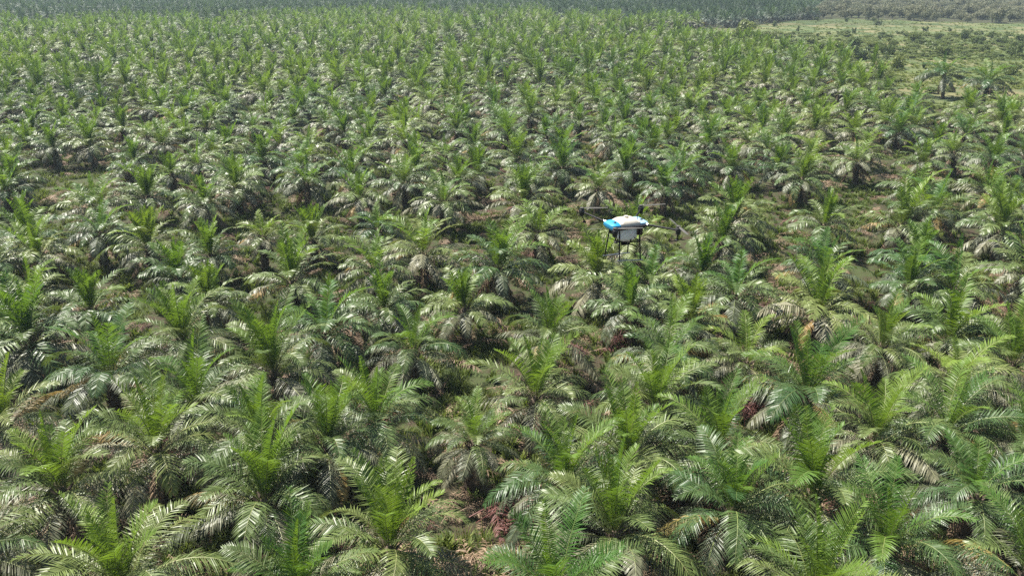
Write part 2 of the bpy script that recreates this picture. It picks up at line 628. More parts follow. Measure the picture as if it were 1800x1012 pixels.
ORD = ['', 'first', 'second', 'third', 'fourth', 'fifth', 'sixth', 'seventh', 'eighth', 'ninth', 'tenth', 'eleventh', 'twelfth', 'thirteenth',
       'fourteenth', 'fifteenth', 'sixteenth', 'seventeenth', 'eighteenth', 'nineteenth', 'twentieth', 'twenty-first', 'twenty-second',
       'twenty-third', 'twenty-fourth', 'twenty-fifth', 'twenty-sixth', 'twenty-seventh', 'twenty-eighth', 'twenty-ninth', 'thirtieth',
       'thirty-first', 'thirty-second', 'thirty-third', 'thirty-fourth', 'thirty-fifth', 'thirty-sixth']


rows = {}
for c in indiv:
    d = c[1][1] - track_y(c[1][0])
    k = int(math.floor(d / 7.2)) if d < 0 else int(math.floor(d / 7.2)) + 1
    rows.setdefault(k, []).append(c)
lab = {}
for k, lst in rows.items():
    lst.sort(key=lambda c: c[2])
    for i, c in enumerate(lst):
        lab[id(c)] = (k, i + 1, len(lst))


def empty(name, loc, rz=0.0):
    o = bpy.data.objects.new(name, None)
    C.objects.link(o)
    o.location = loc
    o.rotation_euler = (0, 0, rz)
    o.empty_display_size = 0.3
    return o


NEAR_N = 40
used_fronds = 0
# (heart pixel) -> tone, style for palms with a clear look in the photograph
LOOK = {(225, 1035): (0.85, 0.1), (675, 972): (0.8, 0.05), (1425, 1062): (0.75, 0.2), (1432, 882): (0.55, 0.2), (1075, 945): (0.6, 0.1),
        (1110, 812): (0.65, 0.1), (1148, 722): (0.65, 0.1), (945, 702): (0.7, 0.1), (457, 885): (0.6, 0.1), (328, 602): (0.7, 0.1),
        (482, 660): (0.65, 0.2), (110, 862): (0.75, 0.3), (173, 365): (0.6, 0.95), (1440, 550): (0.95, 0.3), (1297, 385): (0.6, 0.1),
        (1585, 400): (0.9, 0.2), (1757, 407): (0.8, 0.3), (262, 436): (0.85, 0.1), (920, 357): (0.75, 0.1), (190, 665): (0.25, 0.7),
        (57, 602): (0.2, 0.2), (1425, 702): (0.2, 0.3), (345, 712): (0.4, 0.3), (1050, 490): (0.9, 0.2), (537, 325): (0.3, 0.9),
        (778, 357): (0.4, 1.0), (1665, 132): (0.2, 0.9), (1735, 147): (0.3, 0.9), (870, 475): (0.25, 0.4), (1665, 602): (0.75, 0.3)}
for n, c in enumerate(indiv):
    dep, (x, y, hh, seeded), hx, hy, _ = c
    r = random.Random(int(x * 131 + y * 977))
    tone, style = min(.95, max(.08, r.uniform(0.15, 0.85) + 0.3 * noise.noise(Vector((x * 0.03, y * 0.03, 1.0))))), r.random()
    for (lx, ly), v in LOOK.items():
        if math.hypot(lx - hx, ly - hy) < 3:
            tone, style = v
    k, i, tot = lab[id(c)]
    a = empty('oil_palm', (x, y, 0), r.uniform(0, 6.28))
    a.rotation_euler[0] = R(r.gauss(0, 3))
    a.rotation_euler[1] = R(r.gauss(0, 3))
    a['category'] = 'palm tree'
    a['group'] = 'oil palms of the plantation'
    look = ('yellow-green' if tone > 0.66 else 'mid-green' if tone > 0.4 else 'dark green')
    shape = ('tall oil palm' if hh > 4 else 'oil palm with upright fronds' if style < 0.35 else 'oil palm with spreading fronds' if style < 0.7 else 'oil palm with drooping fronds')
    side = 'row before the track' if k < 0 else 'row beyond the track'
    a['label'] = f"{look} {shape}, {ORD[i]} from left, {ORD[abs(k)] if k < 0 else ORD[k]} {side}"
    size = r.uniform(0.8, 1.0) * (0.72 if r.random() < 0.06 else 1.0)
    if hh > 4:
        size, tone = 1.3, 0.0
    elif any(math.hypot(lx - hx, ly - hy) < 3 for lx, ly in LOOK):
        size = r.uniform(0.96, 1.08)
    tk = link('trunk', trunk_meshes[n % 4], a, scl=(1, 1, hh / 2.8))
    if n < NEAR_N:
        for cl, az, s, tilt in frond_list(r, style):
            nm = {'spear': 'spear_frond', 'dead': 'dry_frond'}.get(cl, 'frond')
            f = link(nm, r.choice(near_mesh[cl]), a, tone=tone)
            f.matrix_local = Matrix.Translation((0, 0, hh)) @ frond_matrix(cl, az, s * size, tilt)
            used_fronds += 1
    else:
        v = min(NV - 1, max(0, int(style * NV + r.uniform(-1, 1))))
        for nm, me in (('crown', crown_mesh[v]), ('young_tuft', tuft_mesh[v]), ('dry_skirt', skirt_mesh[v])):
            if len(me.vertices):
                link(nm, me, a, loc=(0, 0, hh), scl=size, tone=tone)
print('palms', len(palms), 'indiv', len(indiv), 'rest', len(rest), 'fronds', used_fronds, 'rows', {k: len(v) for k, v in sorted(rows.items())})


# ------------------------------------------------------------------ masses by geometry nodes
def scatter(name, pts, meshes, label, cat, tone=0.5):
    """pts: (x, y, z, rot, sx, sz, variant, tint, lean)"""
    me = bpy.data.meshes.new(name)
    me.from_pydata([p[:3] for p in pts], [], [])
    def attr(n, typ, vals, key='value'):
        a = me.attributes.new(n, typ, 'POINT')
        a.data.foreach_set(key, vals)
    attr('variant', 'INT', [int(p[6]) for p in pts])
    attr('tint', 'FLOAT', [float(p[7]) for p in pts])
    attr('hue', 'FLOAT', [0.1 + 0.4 * noise.noise(Vector((p[0] * 0.03, p[1] * 0.015, 3.0))) for p in pts])
    attr('turn', 'FLOAT_VECTOR', [v for p in pts for v in (p[8] if len(p) > 8 else 0.0, 0.0, p[3])], 'vector')
    attr('grow', 'FLOAT_VECTOR', [v for p in pts for v in (p[4], p[4], p[5])], 'vector')
    o = bpy.data.objects.new(name, me)
    C.objects.link(o)
    o['kind'] = 'stuff'
    o['label'] = label
    o['category'] = cat
    o.color = (tone, tone, tone, 1)
    ng = bpy.data.node_groups.new(name + '_nodes', 'GeometryNodeTree')
    ng.interface.new_socket('Geometry', in_out='INPUT', socket_type='NodeSocketGeometry')
    ng.interface.new_socket('Geometry', in_out='OUTPUT', socket_type='NodeSocketGeometry')
    gi = ng.nodes.new('NodeGroupInput')
    go = ng.nodes.new('NodeGroupOutput')
    iop = ng.nodes.new('GeometryNodeInstanceOnPoints')
    g2i = ng.nodes.new('GeometryNodeGeometryToInstance')
    for m in meshes:
        src = bpy.data.objects.new(name + '_source', m)
        oi = ng.nodes.new('GeometryNodeObjectInfo')
        oi.inputs['Object'].default_value = src
        oi.inputs['As Instance'].default_value = False
        g = ng.nodes.new('GeometryNodeGeometryToInstance')
        ng.links.new(oi.outputs['Geometry'], g.inputs[0])
        ng.links.new(g.outputs[0], g2i.inputs[0])
    join = ng.nodes.new('GeometryNodeJoinGeometry')
    for nd in [n for n in ng.nodes if n.bl_idname == 'GeometryNodeGeometryToInstance' and n != g2i]:
        for l in list(nd.outputs[0].links):
            ng.links.remove(l)
        ng.links.new(nd.outputs[0], join.inputs[0])
    ng.nodes.remove(g2i)
    ng.links.new(gi.outputs[0], iop.inputs['Points'])
    ng.links.new(join.outputs[0], iop.inputs['Instance'])
    iop.inputs['Pick Instance'].default_value = True
    def na(n, t):
        a = ng.nodes.new('GeometryNodeInputNamedAttribute')
        a.data_type = t
        a.inputs['Name'].default_value = n
        return a.outputs[0]
    ng.links.new(na('variant', 'INT'), iop.inputs['Instance Index'])
    ng.links.new(na('turn', 'FLOAT_VECTOR'), iop.inputs['Rotation'])
    ng.links.new(na('grow', 'FLOAT_VECTOR'), iop.inputs['Scale'])
    ng.links.new(iop.outputs[0], go.inputs[0])
    md = o.modifiers.new('scatter', 'NODES')
    md.node_group = ng
    return o


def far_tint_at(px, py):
    # palms at the far end tinted darker blue-green, edge running across the picture
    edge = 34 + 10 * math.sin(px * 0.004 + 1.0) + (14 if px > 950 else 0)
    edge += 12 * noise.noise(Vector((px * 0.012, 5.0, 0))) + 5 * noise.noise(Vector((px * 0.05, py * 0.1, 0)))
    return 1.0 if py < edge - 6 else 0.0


pts = []
for dep, (x, y, hh, _), hx, hy, vis in rest:
    r = random.Random(int(x * 131 + y * 977))
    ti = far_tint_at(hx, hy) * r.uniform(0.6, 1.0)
    s = r.uniform(0.78, 1.16) * (0.65 if r.random() < 0.08 else 1.0)
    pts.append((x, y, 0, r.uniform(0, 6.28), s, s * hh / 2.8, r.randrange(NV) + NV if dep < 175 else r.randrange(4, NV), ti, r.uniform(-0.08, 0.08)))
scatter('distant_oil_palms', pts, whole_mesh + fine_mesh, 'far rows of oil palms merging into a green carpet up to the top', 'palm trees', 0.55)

# ------------------------------------------------------------------ ground, track, meadow
def sheet(name, verts, faces, mat):
    me = bpy.data.meshes.new(name)
    me.from_pydata(verts, [], faces)
    me.materials.append(mat)
    o = bpy.data.objects.new(name, me)
    C.objects.link(o)
    o['kind'] = 'structure'
    return o


G = 2500
sheet('ground', [(-G, -G, 0), (G, -G, 0), (G, G, 0), (-G, G, 0)], [(0, 1, 2, 3)], M_GROUND)


def strip(name, off, wid, z, mat, jit=0.3, n=6):
    pl = []
    for a, b in zip(track, track[1:]):
        for i in range(n):
            pl.append(a.lerp(b, i / n))
    pl.append(track[-1])
    v, f = [], []
    for i, p in enumerate(pl):
        d = (pl[min(i + 1, len(pl) - 1)] - pl[max(i - 1, 0)]).normalized()
        nrm = Vector((-d.y, d.x, 0))
        w0 = wid * 0.5 + rng.uniform(-jit, jit)
        w1 = wid * 0.5 + rng.uniform(-jit, jit)
        c = p + nrm * off
        v += [tuple(c - nrm * w0 + Vector((0, 0, z))), tuple(c + nrm * w1 + Vector((0, 0, z)))]
        if i:
            k = 2 * i
            f.append((k - 2, k, k + 1, k - 1))
    return sheet(name, v, f, mat)


strip('dirt_track', 0, 6.0, 0.02, M_TRACK, 0.6)
strip('track_rut', -1.1, 0.8, 0.03, M_RUT, 0.25)
strip('track_rut', 1.1, 0.8, 0.03, M_RUT, 0.25)
mv = [tuple(at(px, py, 0.02)) for px, py in MEADOW]
sheet('meadow', mv, [tuple(range(len(mv)))], M_MEADOW)

# ------------------------------------------------------------------ grass tufts and low ferns
def tuft(r, n, h, w, spread, mat):
    mb = MB()
    for i in range(n):
        a = r.uniform(0, 6.28)
        rad = r.uniform(0, spread)
        b = Vector((rad * math.cos(a), rad * math.sin(a), -0.02))
        a2 = a + r.uniform(-0.7, 0.7)
        u = Vector((math.cos(a2), math.sin(a2), 0))
        wv = Vector((-u.y, u.x, 0)) * w
        hh = h * r.uniform(0.5, 1.1)
        o = hh * r.uniform(0.2, 0.8)
        mb.add([b - wv, b + wv, b + u * o * 0.4 + wv * 0.8 + Vector((0, 0, hh * 0.7)), b + u * o * 0.4 - wv * 0.8 + Vector((0, 0, hh * 0.7)),
                b + u * o + Vector((0, 0, hh))], [(0, 1, 2, 3), (3, 2, 4)], 0, r.random())
    return mb.mesh('tuft', [mat])


gt = [tuft(random.Random(i), 60, 0.55, 0.018, 0.45, M_GRASS) for i in range(4)]
gt += [tuft(random.Random(i + 9), 26, 0.7, 0.06, 0.25, M_GRASS) for i in range(3)]
pts = []
r = random.Random(4)
for i in range(27000):
    y = 26 + 180 * r.random() ** 1.3
    x = r.uniform(-1, 1) * (0.66 * y + 12)
    nzv = noise.noise(Vector((x * 0.12, y * 0.12, 0)))
    td = track_dist((x, y))
    if td < 5:
        if r.random() < 0.75 or abs(td - 1.1) < 0.5:
            continue
    elif nzv < -0.2 and r.random() < 0.8:
        continue
    s = r.uniform(0.6, 1.5)
    pts.append((x, y, 0, r.uniform(0, 6.28), s, s * r.uniform(0.7, 1.2), r.randrange(7), 0))
for i in range(2600):                         # beside and on the track
    t = r.uniform(0, len(track) - 1.001)
    p = track[int(t)].lerp(track[int(t) + 1], t % 1)
    o = r.choice((-1, 1)) * r.uniform(1.6, 4.5) if r.random() < 0.7 else r.uniform(-0.6, 0.6)
    s = r.uniform(0.5, 1.2)
    pts.append((p.x + r.uniform(-.3, .3), p.y + o, 0.02, r.uniform(0, 6.28), s, s, r.randrange(7), 0))
scatter('grass', pts, gt, 'patchy grass and low weeds between the palms and along the track', 'grass', 0.5)

pts = []
for i in range(9000):
    px, py = r.uniform(1060, 1980), 33 + 125 * r.random() ** 1.0
    if not inpoly(px, py, MEADOW):
        continue
    p = at(px, py, 0)
    s = r.uniform(0.8, 2.0)
    pts.append((p.x, p.y, 0.02, r.uniform(0, 6.28), s, s * 0.55, r.randrange(7), 0))
scatter('meadow_grass', pts, gt, 'tall pale green grass of the open clearing', 'grass', 0.95)

# ------------------------------------------------------------------ bushes and woodland
def bush_mb(r, w, h, n, leaf, base=0.1, lobes=9):
    mb = MB()
    L = []
    for i in range(lobes):
        a = r.uniform(0, 6.28)
        d = r.uniform(0.0, 0.95) * w * 0.5
        L.append((Vector((d * math.cos(a), d * math.sin(a), base * h + h * r.uniform(0.2, 0.72))), r.uniform(0.12, 0.34) * w, r.uniform(0.12, 0.32) * h, r.random()))
    for i in range(n):
        c, rw, rh, tn = r.choice(L)
        d = Vector((r.gauss(0, 1), r.gauss(0, 1), r.gauss(0, 1))).normalized() * r.uniform(0.55, 1.0) ** 0.5
        p = c + Vector((d.x * rw, d.y * rw, d.z * rh))
        if p.z < 0.02:
            continue
        nn = (d + Vector((r.gauss(0, .6), r.gauss(0, .6), r.gauss(0, .6)))).normalized()
        u = nn.cross(Vector((r.gauss(0, 1), r.gauss(0, 1), r.gauss(0, 1)))).normalized()
        v = nn.cross(u)
        s = leaf * r.uniform(0.6, 1.3)
        mb.add([p - u * s, p + v * s * 0.5, p + u * s, p - v * s * 0.5], [(0, 1, 2, 3)], 0, tn * 0.6 + r.uniform(0, 0.4))
    return mb, L


def stems_mb(r, L, rad):
    mb = MB()
    for c, rw, rh, tn in L[:6]:
        mb.tube([(0, 0, -0.1), (c.x * 0.3, c.y * 0.3, c.z * 0.5), tuple(c)], [rad, rad * 0.7, rad * 0.25], n=5, mi=0)
    return mb


bush_meshes, stem_meshes = [], []
for i in range(6):
    r2 = random.Random(70 + i)
    mb, L = bush_mb(r2, 3.4 if i % 2 else 4.4, 3.0 if i % 2 else 2.2, 1500, 0.2, 0.05)
    bush_meshes.append(mb.mesh('crown', [M_BUSH]))
    stem_meshes.append(stems_mb(r2, L, 0.08).mesh('stem', [M_TWIG]))
wood_meshes = []
for i in range(5):
    r2 = random.Random(170 + i)
    mb, L = bush_mb(r2, 7.5, 6.5, 2200, 0.34, 0.15, 12)
    st = stems_mb(r2, L, 0.2)
    for k in range(3):
        a = r2.uniform(0, 6.28)
        st.tube([(0, 0, 0), (math.cos(a) * 1.5, math.sin(a) * 1.5, 4.5), (math.cos(a) * 2.6, math.sin(a) * 2.6, 8.0)], [0.16, 0.1, 0.03], n=4, mi=0)
    mb.merge(st, Matrix.Identity(4), mi=1)
    wood_meshes.append(mb.mesh('woodland', [M_WOODS, M_TWIG]))

# bushes one can tell apart in the clearing: pixel of the foot, width in pixels, height/width, tone
BUSH = [(1541, 45, 11, .7, .1), (1545, 44, 8, .8, .05), (1535, 40, 6, 1.1, .2), (1625, 58, 9, 1.2, .1), (1632, 64, 8, .8, .2), (1669, 56, 7, .9, .1), (1695, 71, 15, 1.2, .05),
        (1741, 69, 9, 1.2, .1), (1786, 102, 19, 1.4, .05), (1757, 103, 13, .6, .1), (1700, 101, 14, .5, .15), (1715, 82, 22, .7, .1),
        (1760, 78, 24, .5, .15), (1662, 101, 30, .6, .3), (1620, 79, 14, .6, .2), (1588, 96, 18, .6, .1), (1605, 76, 22, .7, .45), (1556, 100, 22, .9, .1),
        (1512, 106, 26, 1.0, .15), (1502, 84, 22, .7, .15), (1489, 65, 16, .6, .2), (1501, 60, 7, 1.6, .1), (1546, 70, 10, .8, .4), (1436, 66, 6, 1., .1),
        (1402, 56, 5, 1.6, .1), (1361, 48, 8, 1.2, .1), (1330, 90, 28, 1., .1), (1305, 73, 34, .9, .7), (1270, 68, 20, .5, .3), (1355, 68, 22, .6, .5),
        (1488, 39, 6, 1.2, .2), (1437, 38, 7, .9, .3), (1622, 122, 7, 1.3, .05), (1577, 122, 22, 1.0, .95), (1791, 122, 8, 1., .1), (1772, 132, 26, .7, .4),
        (1686, 94, 12, .9, .3), (1640, 91, 26, .5, .6), (1730, 92, 16, .8, .2), (1445, 96, 30, .7, .5), (1420, 82, 24, .6, .6), (1380, 84, 22, .6, .4),
        (1240, 76, 24, .7, .6), (1200, 70, 18, .8, .25), (1470, 92, 24, .7, .75), (1530, 86, 18, .6, .7), (1572, 84, 16, .7, .6), (1792, 76, 14, .9, .3),
        (1677, 66, 10, .7, .5), (1650, 70, 12, .8, .5), (1715, 62, 9, .6, .5), (1770, 62, 8, .7, .4), (1592, 66, 12, .6, .6)]
hb = sorted(range(len(BUSH)), key=lambda i: (BUSH[i][1] // 20, BUSH[i][0]))
bands = {}
for i in hb:
    bands.setdefault(int(BUSH[i][1] // 20), []).append(i)
BN = {1: 'along the far edge of the clearing', 2: 'on the far pale strip', 3: 'in the upper thicket', 4: 'in the lower thicket', 5: 'nearest the palms', 6: 'at the near grass strip'}
for bk, lst in bands.items():
    for j, i in enumerate(sorted(lst, key=lambda i: BUSH[i][0])):
        px, py, w, hw, tn = BUSH[i]
        p = at(px, py, 0.02)
        _, _, dep = to_px(p)
        wm = w * dep / F
        r2 = random.Random(i)
        v = r2.randrange(6)
        bw = 3.4 if v % 2 else 4.4
        bh = 3.0 if v % 2 else 2.2
        b = empty('bush', p, r2.uniform(0, 6.28))
        b['category'] = 'bush'
        b['group'] = 'bushes scattered over the clearing'
        adj = ('dark' if tn < 0.25 else 'olive' if tn < 0.55 else 'light green')
        frm = 'upright' if hw > 1 else 'rounded' if hw > 0.65 else 'low wide'
        b['label'] = f"{adj} {frm} bush {BN.get(bk, 'in the clearing')}, {ORD[j + 1]} from left there"
        sc = (wm / bw * 1.15, wm / bw * 1.15, wm * hw / bh * 1.2)
        link('crown', bush_meshes[v], b, scl=sc, tone=tn)
        link('stem', stem_meshes[v], b, scl=sc, tone=tn)

pts = []
r = random.Random(11)
tries = 0
while len(pts) < 900 and tries < 30000:
    tries += 1
    y = r.uniform(400, 950)
    x = r.uniform(150, 0.75 * y + 30)
    gx, gy, _ = to_px((x, y, 0))
    if not inpoly(gx, gy, WOODS):
        continue
    s = r.uniform(0.7, 1.3)
    pts.append((x, y, 0, r.uniform(0, 6.28), s, s * r.uniform(0.7, 1.15), r.randrange(5), 0))
scatter('woods', pts, wood_meshes, 'grey-green scrubby woodland with pale bare stems beyond the clearing', 'woods', 0.5)

# low scrub filling the thicket between the two grass strips
pts = []
while len(pts) < 800:
    px = r.uniform(1230, 1960)
    py = r.uniform(60, 106) if r.random() < 0.7 else r.uniform(60, 165)
    if px < 1500 and py > 62 + (px - 1230) * 0.26 + 12:
        continue
    if px > 1600 and 108 < py < 134 and r.random() < 0.9:
        continue
    p = at(px, py, 0)
    s = r.uniform(0.3, 1.0) ** 1.3
    pts.append((p.x, p.y, 0, r.uniform(0, 6.28), s * 1.2, s * 0.75, r.randrange(6), 0))
scatter('undergrowth', pts, bush_meshes, 'low olive undergrowth filling the middle of the clearing', 'undergrowth', 0.4)

# ------------------------------------------------------------------ dry fallen fronds on the ground
fal = [frond(random.Random(300 + i), 4.0, R(16), R(38), 34, 0.7, 0.06, -0.1, 0.9, 3, 0.6, seg=8, messy=0.7) for i in range(4)]
FALL = [(905, 925, 'rust-red', 'between two bright palms at the bottom', 1), (160, 955, 'pale brown', 'behind the brightest bottom palm', 0),
        (1235, 860, 'orange-brown', 'under the lower middle palms', 0), (1500, 935, 'purple-brown', 'in the dark gap among the front palms', 1),
        (1085, 600, 'red-brown', 'in the gap below the drone', 1), (310, 815, 'purple-brown', 'in the hollow at lower left', 1),
        (825, 392, 'tan', 'on the track', 0), (20, 530, 'orange-brown', 'at the left edge', 0), (700, 650, 'grey-brown', 'in the centre hollow', 0),
        (1330, 730, 'purple-grey', 'in the right-hand hollow', 1), (445, 365, 'pinkish brown', 'at the far edge of the track', 0), (1460, 335, 'orange-tan', 'by the track at upper right', 0),
        (640, 480, 'dark brown', 'left of centre among palms', 0), (1040, 815, 'brown', 'under the central front palm', 0)]
for i, (px, py, colr, where, red) in enumerate(FALL):
    r2 = random.Random(i + 40)
    b = empty('frond_heap', at(px, py, 0.03), r2.uniform(0, 6.28))
    b['category'] = 'dead fronds'
    b['group'] = 'heaps of dead fronds on the ground'
    b['label'] = f"{colr} heap of dead fronds {where}"
    heap = MB()
    for k in range(7):
        heap.merge(fal[k % 4], Matrix.Translation((r2.uniform(-1, 1), r2.uniform(-1, 1), 0.15 + 0.14 * k)) @ Matrix.Rotation(r2.uniform(0, 6.28), 4, 'Z')
                   @ Matrix.Translation((-2, 0, 0)) @ Matrix.Rotation(r2.uniform(-0.5, 0.5), 4, 'X'), r2.uniform(-.2, .3))
    mts = [M_YOUNG, M_MID, M_OLD, M_RED if red else M_DEAD, M_RED if red else M_DEAD]
    link('dry_frond', heap.mesh('heap', mts), b, tone=0.6)

litter = []
for i in range(5):
    r2 = random.Random(500 + i)
    hp = MB()
    for k in range(3):
        hp.merge(fal[(i + k) % 4], Matrix.Translation((r2.uniform(-1, 1), r2.uniform(-1, 1), 0.1 + 0.1 * k)) @ Matrix.Rotation(r2.uniform(0, 6.28), 4, 'Z')
                 @ Matrix.Translation((-2, 0, 0)) @ Matrix.Rotation(r2.uniform(-0.4, 0.4), 4, 'X'), r2.uniform(-.5, .2))
    litter.append(hp.mesh('litter', [M_YOUNG, M_MID, M_OLD, M_RED if i == 4 else M_DEAD, M_DEAD]))
pts = []
r = random.Random(21)
for i in range(1300):
    y = 30 + 150 * r.random() ** 1.5
    x = r.uniform(-1, 1) * (0.66 * y + 10)
    if track_dist((x, y)) < 2.2:
        continue
    s = r.uniform(0.6, 1.1)
    pts.append((x, y, 0.02, r.uniform(0, 6.28), s, s, r.randrange(5), 0))
scatter('leaf_litter', pts, litter, 'dry brown cut fronds littering the ground between the palms', 'dead leaves', 0.4)

# ------------------------------------------------------------------ the spraying drone
D_BLUE = flat_mat('drone_blue', (0.02, 0.20, 0.38), 0.4, col2=(0.03, 0.27, 0.46), scale=9)
D_WHITE = flat_mat('drone_cream', (0.46, 0.42, 0.34), 0.45, col2=(0.52, 0.48, 0.41), scale=9)
D_PALE = flat_mat('drone_pale_blue', (0.20, 0.34, 0.45), 0.45, col2=(0.27, 0.42, 0.52), scale=9)
D_BLACK = flat_mat('drone_carbon', (0.01, 0.01, 0.013), 0.6, col2=(0.018, 0.018, 0.02), scale=30, spec=0.15)
D_MOTOR = flat_mat('drone_motor', (0.02, 0.02, 0.022), 0.5, 0.3, col2=(0.05, 0.05, 0.05), scale=20)
D_BLADE = flat_mat('drone_blade', (0.06, 0.058, 0.052), 0.6, col2=(0.08, 0.078, 0.07), scale=10, spec=0.2)
D_METAL = flat_mat('drone_metal', (0.45, 0.45, 0.46), 0.35, 0.9, col2=(0.4, 0.4, 0.41), scale=10)
D_RED = flat_mat('drone_red', (0.35, 0.05, 0.04), 0.5)
m, nt, out = new_mat('drone_tank')
bs = N(nt, 'ShaderNodeBsdfPrincipled')
bs.inputs['Base Color'].default_value = (0.95, 0.87, 0.91, 1)
bs.inputs['Subsurface Weight'].default_value = 1.0
bs.inputs['Subsurface Radius'].default_value = (1.0, 0.9, 0.95)
bs.inputs['Subsurface Scale'].default_value = 0.25
bs.inputs['Roughness'].default_value = 0.4
tl = N(nt, 'ShaderNodeBsdfTranslucent')
tl.inputs['Color'].default_value = (0.98, 0.92, 0.95, 1)
mx = N(nt, 'ShaderNodeMixShader')
mx.inputs[0].default_value = 0.0
nt.links.new(bs.outputs[0], mx.inputs[1])
nt.links.new(tl.outputs[0], mx.inputs[2])
nt.links.new(mx.outputs[0], out.inputs['Surface'])
D_TANK = m

DD = 16.6
dc = at_depth(1100, 392, DD)
drone = empty('spraying_drone', dc, 0)
drone.scale = (0.96, 0.96, 0.96)
drone['category'] = 'drone'
drone['label'] = 'blue and cream quadcopter spraying drone with white tank hovering above the palms'


def rrect(cx, cy, z, a, b, rad, yaw, n=4):
    pts_ = []
    for sx, sy, a0 in ((1, 1, 0), (-1, 1, 90), (-1, -1, 180), (1, -1, 270)):
        for k in range(n + 1):
            t = R(a0 + 90 * k / n)
            x_ = sx * (a - rad) + rad * math.cos(t)
            y_ = sy * (b - rad) + rad * math.sin(t)
            pts_.append((cx + x_ * math.cos(yaw) - y_ * math.sin(yaw), cy + x_ * math.sin(yaw) + y_ * math.cos(yaw), z))
    return pts_


YAW = R(22)
ex = Vector((math.cos(YAW), math.sin(YAW), 0))
ey = Vector((-math.sin(YAW), math.cos(YAW), 0))


def dpart(name, mb, mat, parent=None, smooth=True, bevel=0):
    me = mb.mesh(name, [mat], smooth)
    o = link(name, me, parent or drone)
    if bevel:
        b = o.modifiers.new('bevel', 'BEVEL')
        b.width = bevel
        b.segments = 2
    if smooth:
        me.set_sharp_from_angle(angle=R(35))
    return o


# carbon frame plate with chamfered rim
mb = MB()
mb.loft([rrect(0, 0, -0.07, 0.36, 0.24, 0.08, YAW), rrect(0, 0, -0.05, 0.40, 0.28, 0.09, YAW), rrect(0, 0, -0.015, 0.40, 0.28, 0.09, YAW), rrect(0, 0, -0.004, 0.37, 0.25, 0.08, YAW)])
frame = dpart('frame', mb, D_BLACK)
# cream top cover, domed
mb = MB()
c0 = ex * 0.0
mb.loft([rrect(0, 0, -0.003, 0.27, 0.23, 0.08, YAW), rrect(0, 0, 0.05, 0.26, 0.22, 0.08, YAW), rrect(0, 0, 0.10, 0.20, 0.17, 0.08, YAW), rrect(0, 0, 0.125, 0.12, 0.10, 0.06, YAW), rrect(0, 0, 0.13, 0.05, 0.04, 0.03, YAW)])
cover = dpart('top_cover', mb, D_WHITE)
# blue nose (left) with recessed camera window, pale blue tail (right)
for nm, s, mt, ln in (('nose_cover', -1, D_BLUE, 0.42), ('tail_cover', 1, D_PALE, 0.40)):
    mb = MB()
    c = ex * (0.32 * s)
    mb.loft([rrect(c.x, c.y, -0.085 if s < 0 else -0.05, 0.10, 0.19, 0.06, YAW), rrect(c.x, c.y, -0.03, 0.125, 0.235, 0.07, YAW), rrect(c.x, c.y, 0.03, 0.12, 0.22, 0.07, YAW),
             rrect(c.x - ex.x * .02 * s, c.y, 0.065, 0.08, 0.16, 0.05, YAW), rrect(c.x - ex.x * .03 * s, c.y, 0.075, 0.04, 0.08, 0.03, YAW)])
    o = dpart(nm, mb, mt)
    mb = MB()
    w = c + ex * 0.115 * s - ey * 0.05
    mb.lathe([(0.0, 0), (0.03, 0.0), (0.034, 0.015), (0.02, 0.03), (0.0, 0.032)], 12, tuple(c - ey * 0.10 + Vector((0, 0, 0.058))))
    dpart('position_light', mb, D_BLACK, o)
# spray tank: shoulder, body, sloping sump
mb = MB()
mb.loft([rrect(0.03, -0.02, -0.40, 0.07, 0.06, 0.03, YAW), rrect(0.0, 0.0, -0.345, 0.17, 0.15, 0.05, YAW), rrect(0.0, 0, -0.30, 0.205, 0.18, 0.05, YAW),
         rrect(0.0, 0, -0.12, 0.21, 0.185, 0.05, YAW), rrect(0, 0, -0.071, 0.19, 0.17, 0.05, YAW)])
tank = dpart('spray_tank', mb, D_TANK)
mb = MB()
mb.lathe([(0.0, 0), (0.05, 0), (0.05, 0.03), (0.0, 0.034)], 14, (ex.x * -0.0, 0.0, 0.131))
dpart('filler_cap', mb, D_WHITE, cover)
# pump and hoses under the tank
mb = MB()
mb.loft([rrect(-0.03, -0.1, -0.455, 0.055, 0.04, 0.012, YAW), rrect(-0.03, -0.1, -0.45, 0.06, 0.045, 0.014, YAW), rrect(-0.03, -0.1, -0.40, 0.06, 0.045, 0.014, YAW), rrect(-0.03, -0.1, -0.392, 0.05, 0.035, 0.012, YAW)])
pump = dpart('pump', mb, D_BLACK)
mb = MB()
mb.tube([(-0.03, -0.1, -0.42), (0.06, -0.16, -0.44), (0.10, -0.14, -0.38), (0.11, -0.12, -0.28), (0.14, -0.1, -0.1)], 0.014, 8)
dpart('hose', mb, D_BLACK, pump)
mb = MB()
mb.loft([rrect(-0.27, -0.09, -0.20, 0.07, 0.05, 0.015, YAW), rrect(-0.27, -0.09, -0.11, 0.08, 0.06, 0.02, YAW), rrect(-0.27, -0.09, -0.08, 0.07, 0.05, 0.015, YAW)])
dpart('camera_pod', mb, D_BLACK)
mb = MB()
mb.loft([rrect(0.26, 0.02, -0.24, 0.06, 0.12, 0.02, YAW), rrect(0.26, 0.02, -0.22, 0.065, 0.13, 0.02, YAW), rrect(0.26, 0.02, -0.072, 0.065, 0.13, 0.02, YAW)])
dpart('battery', mb, flat_mat('drone_battery', (0.05, 0.03, 0.035), 0.5))
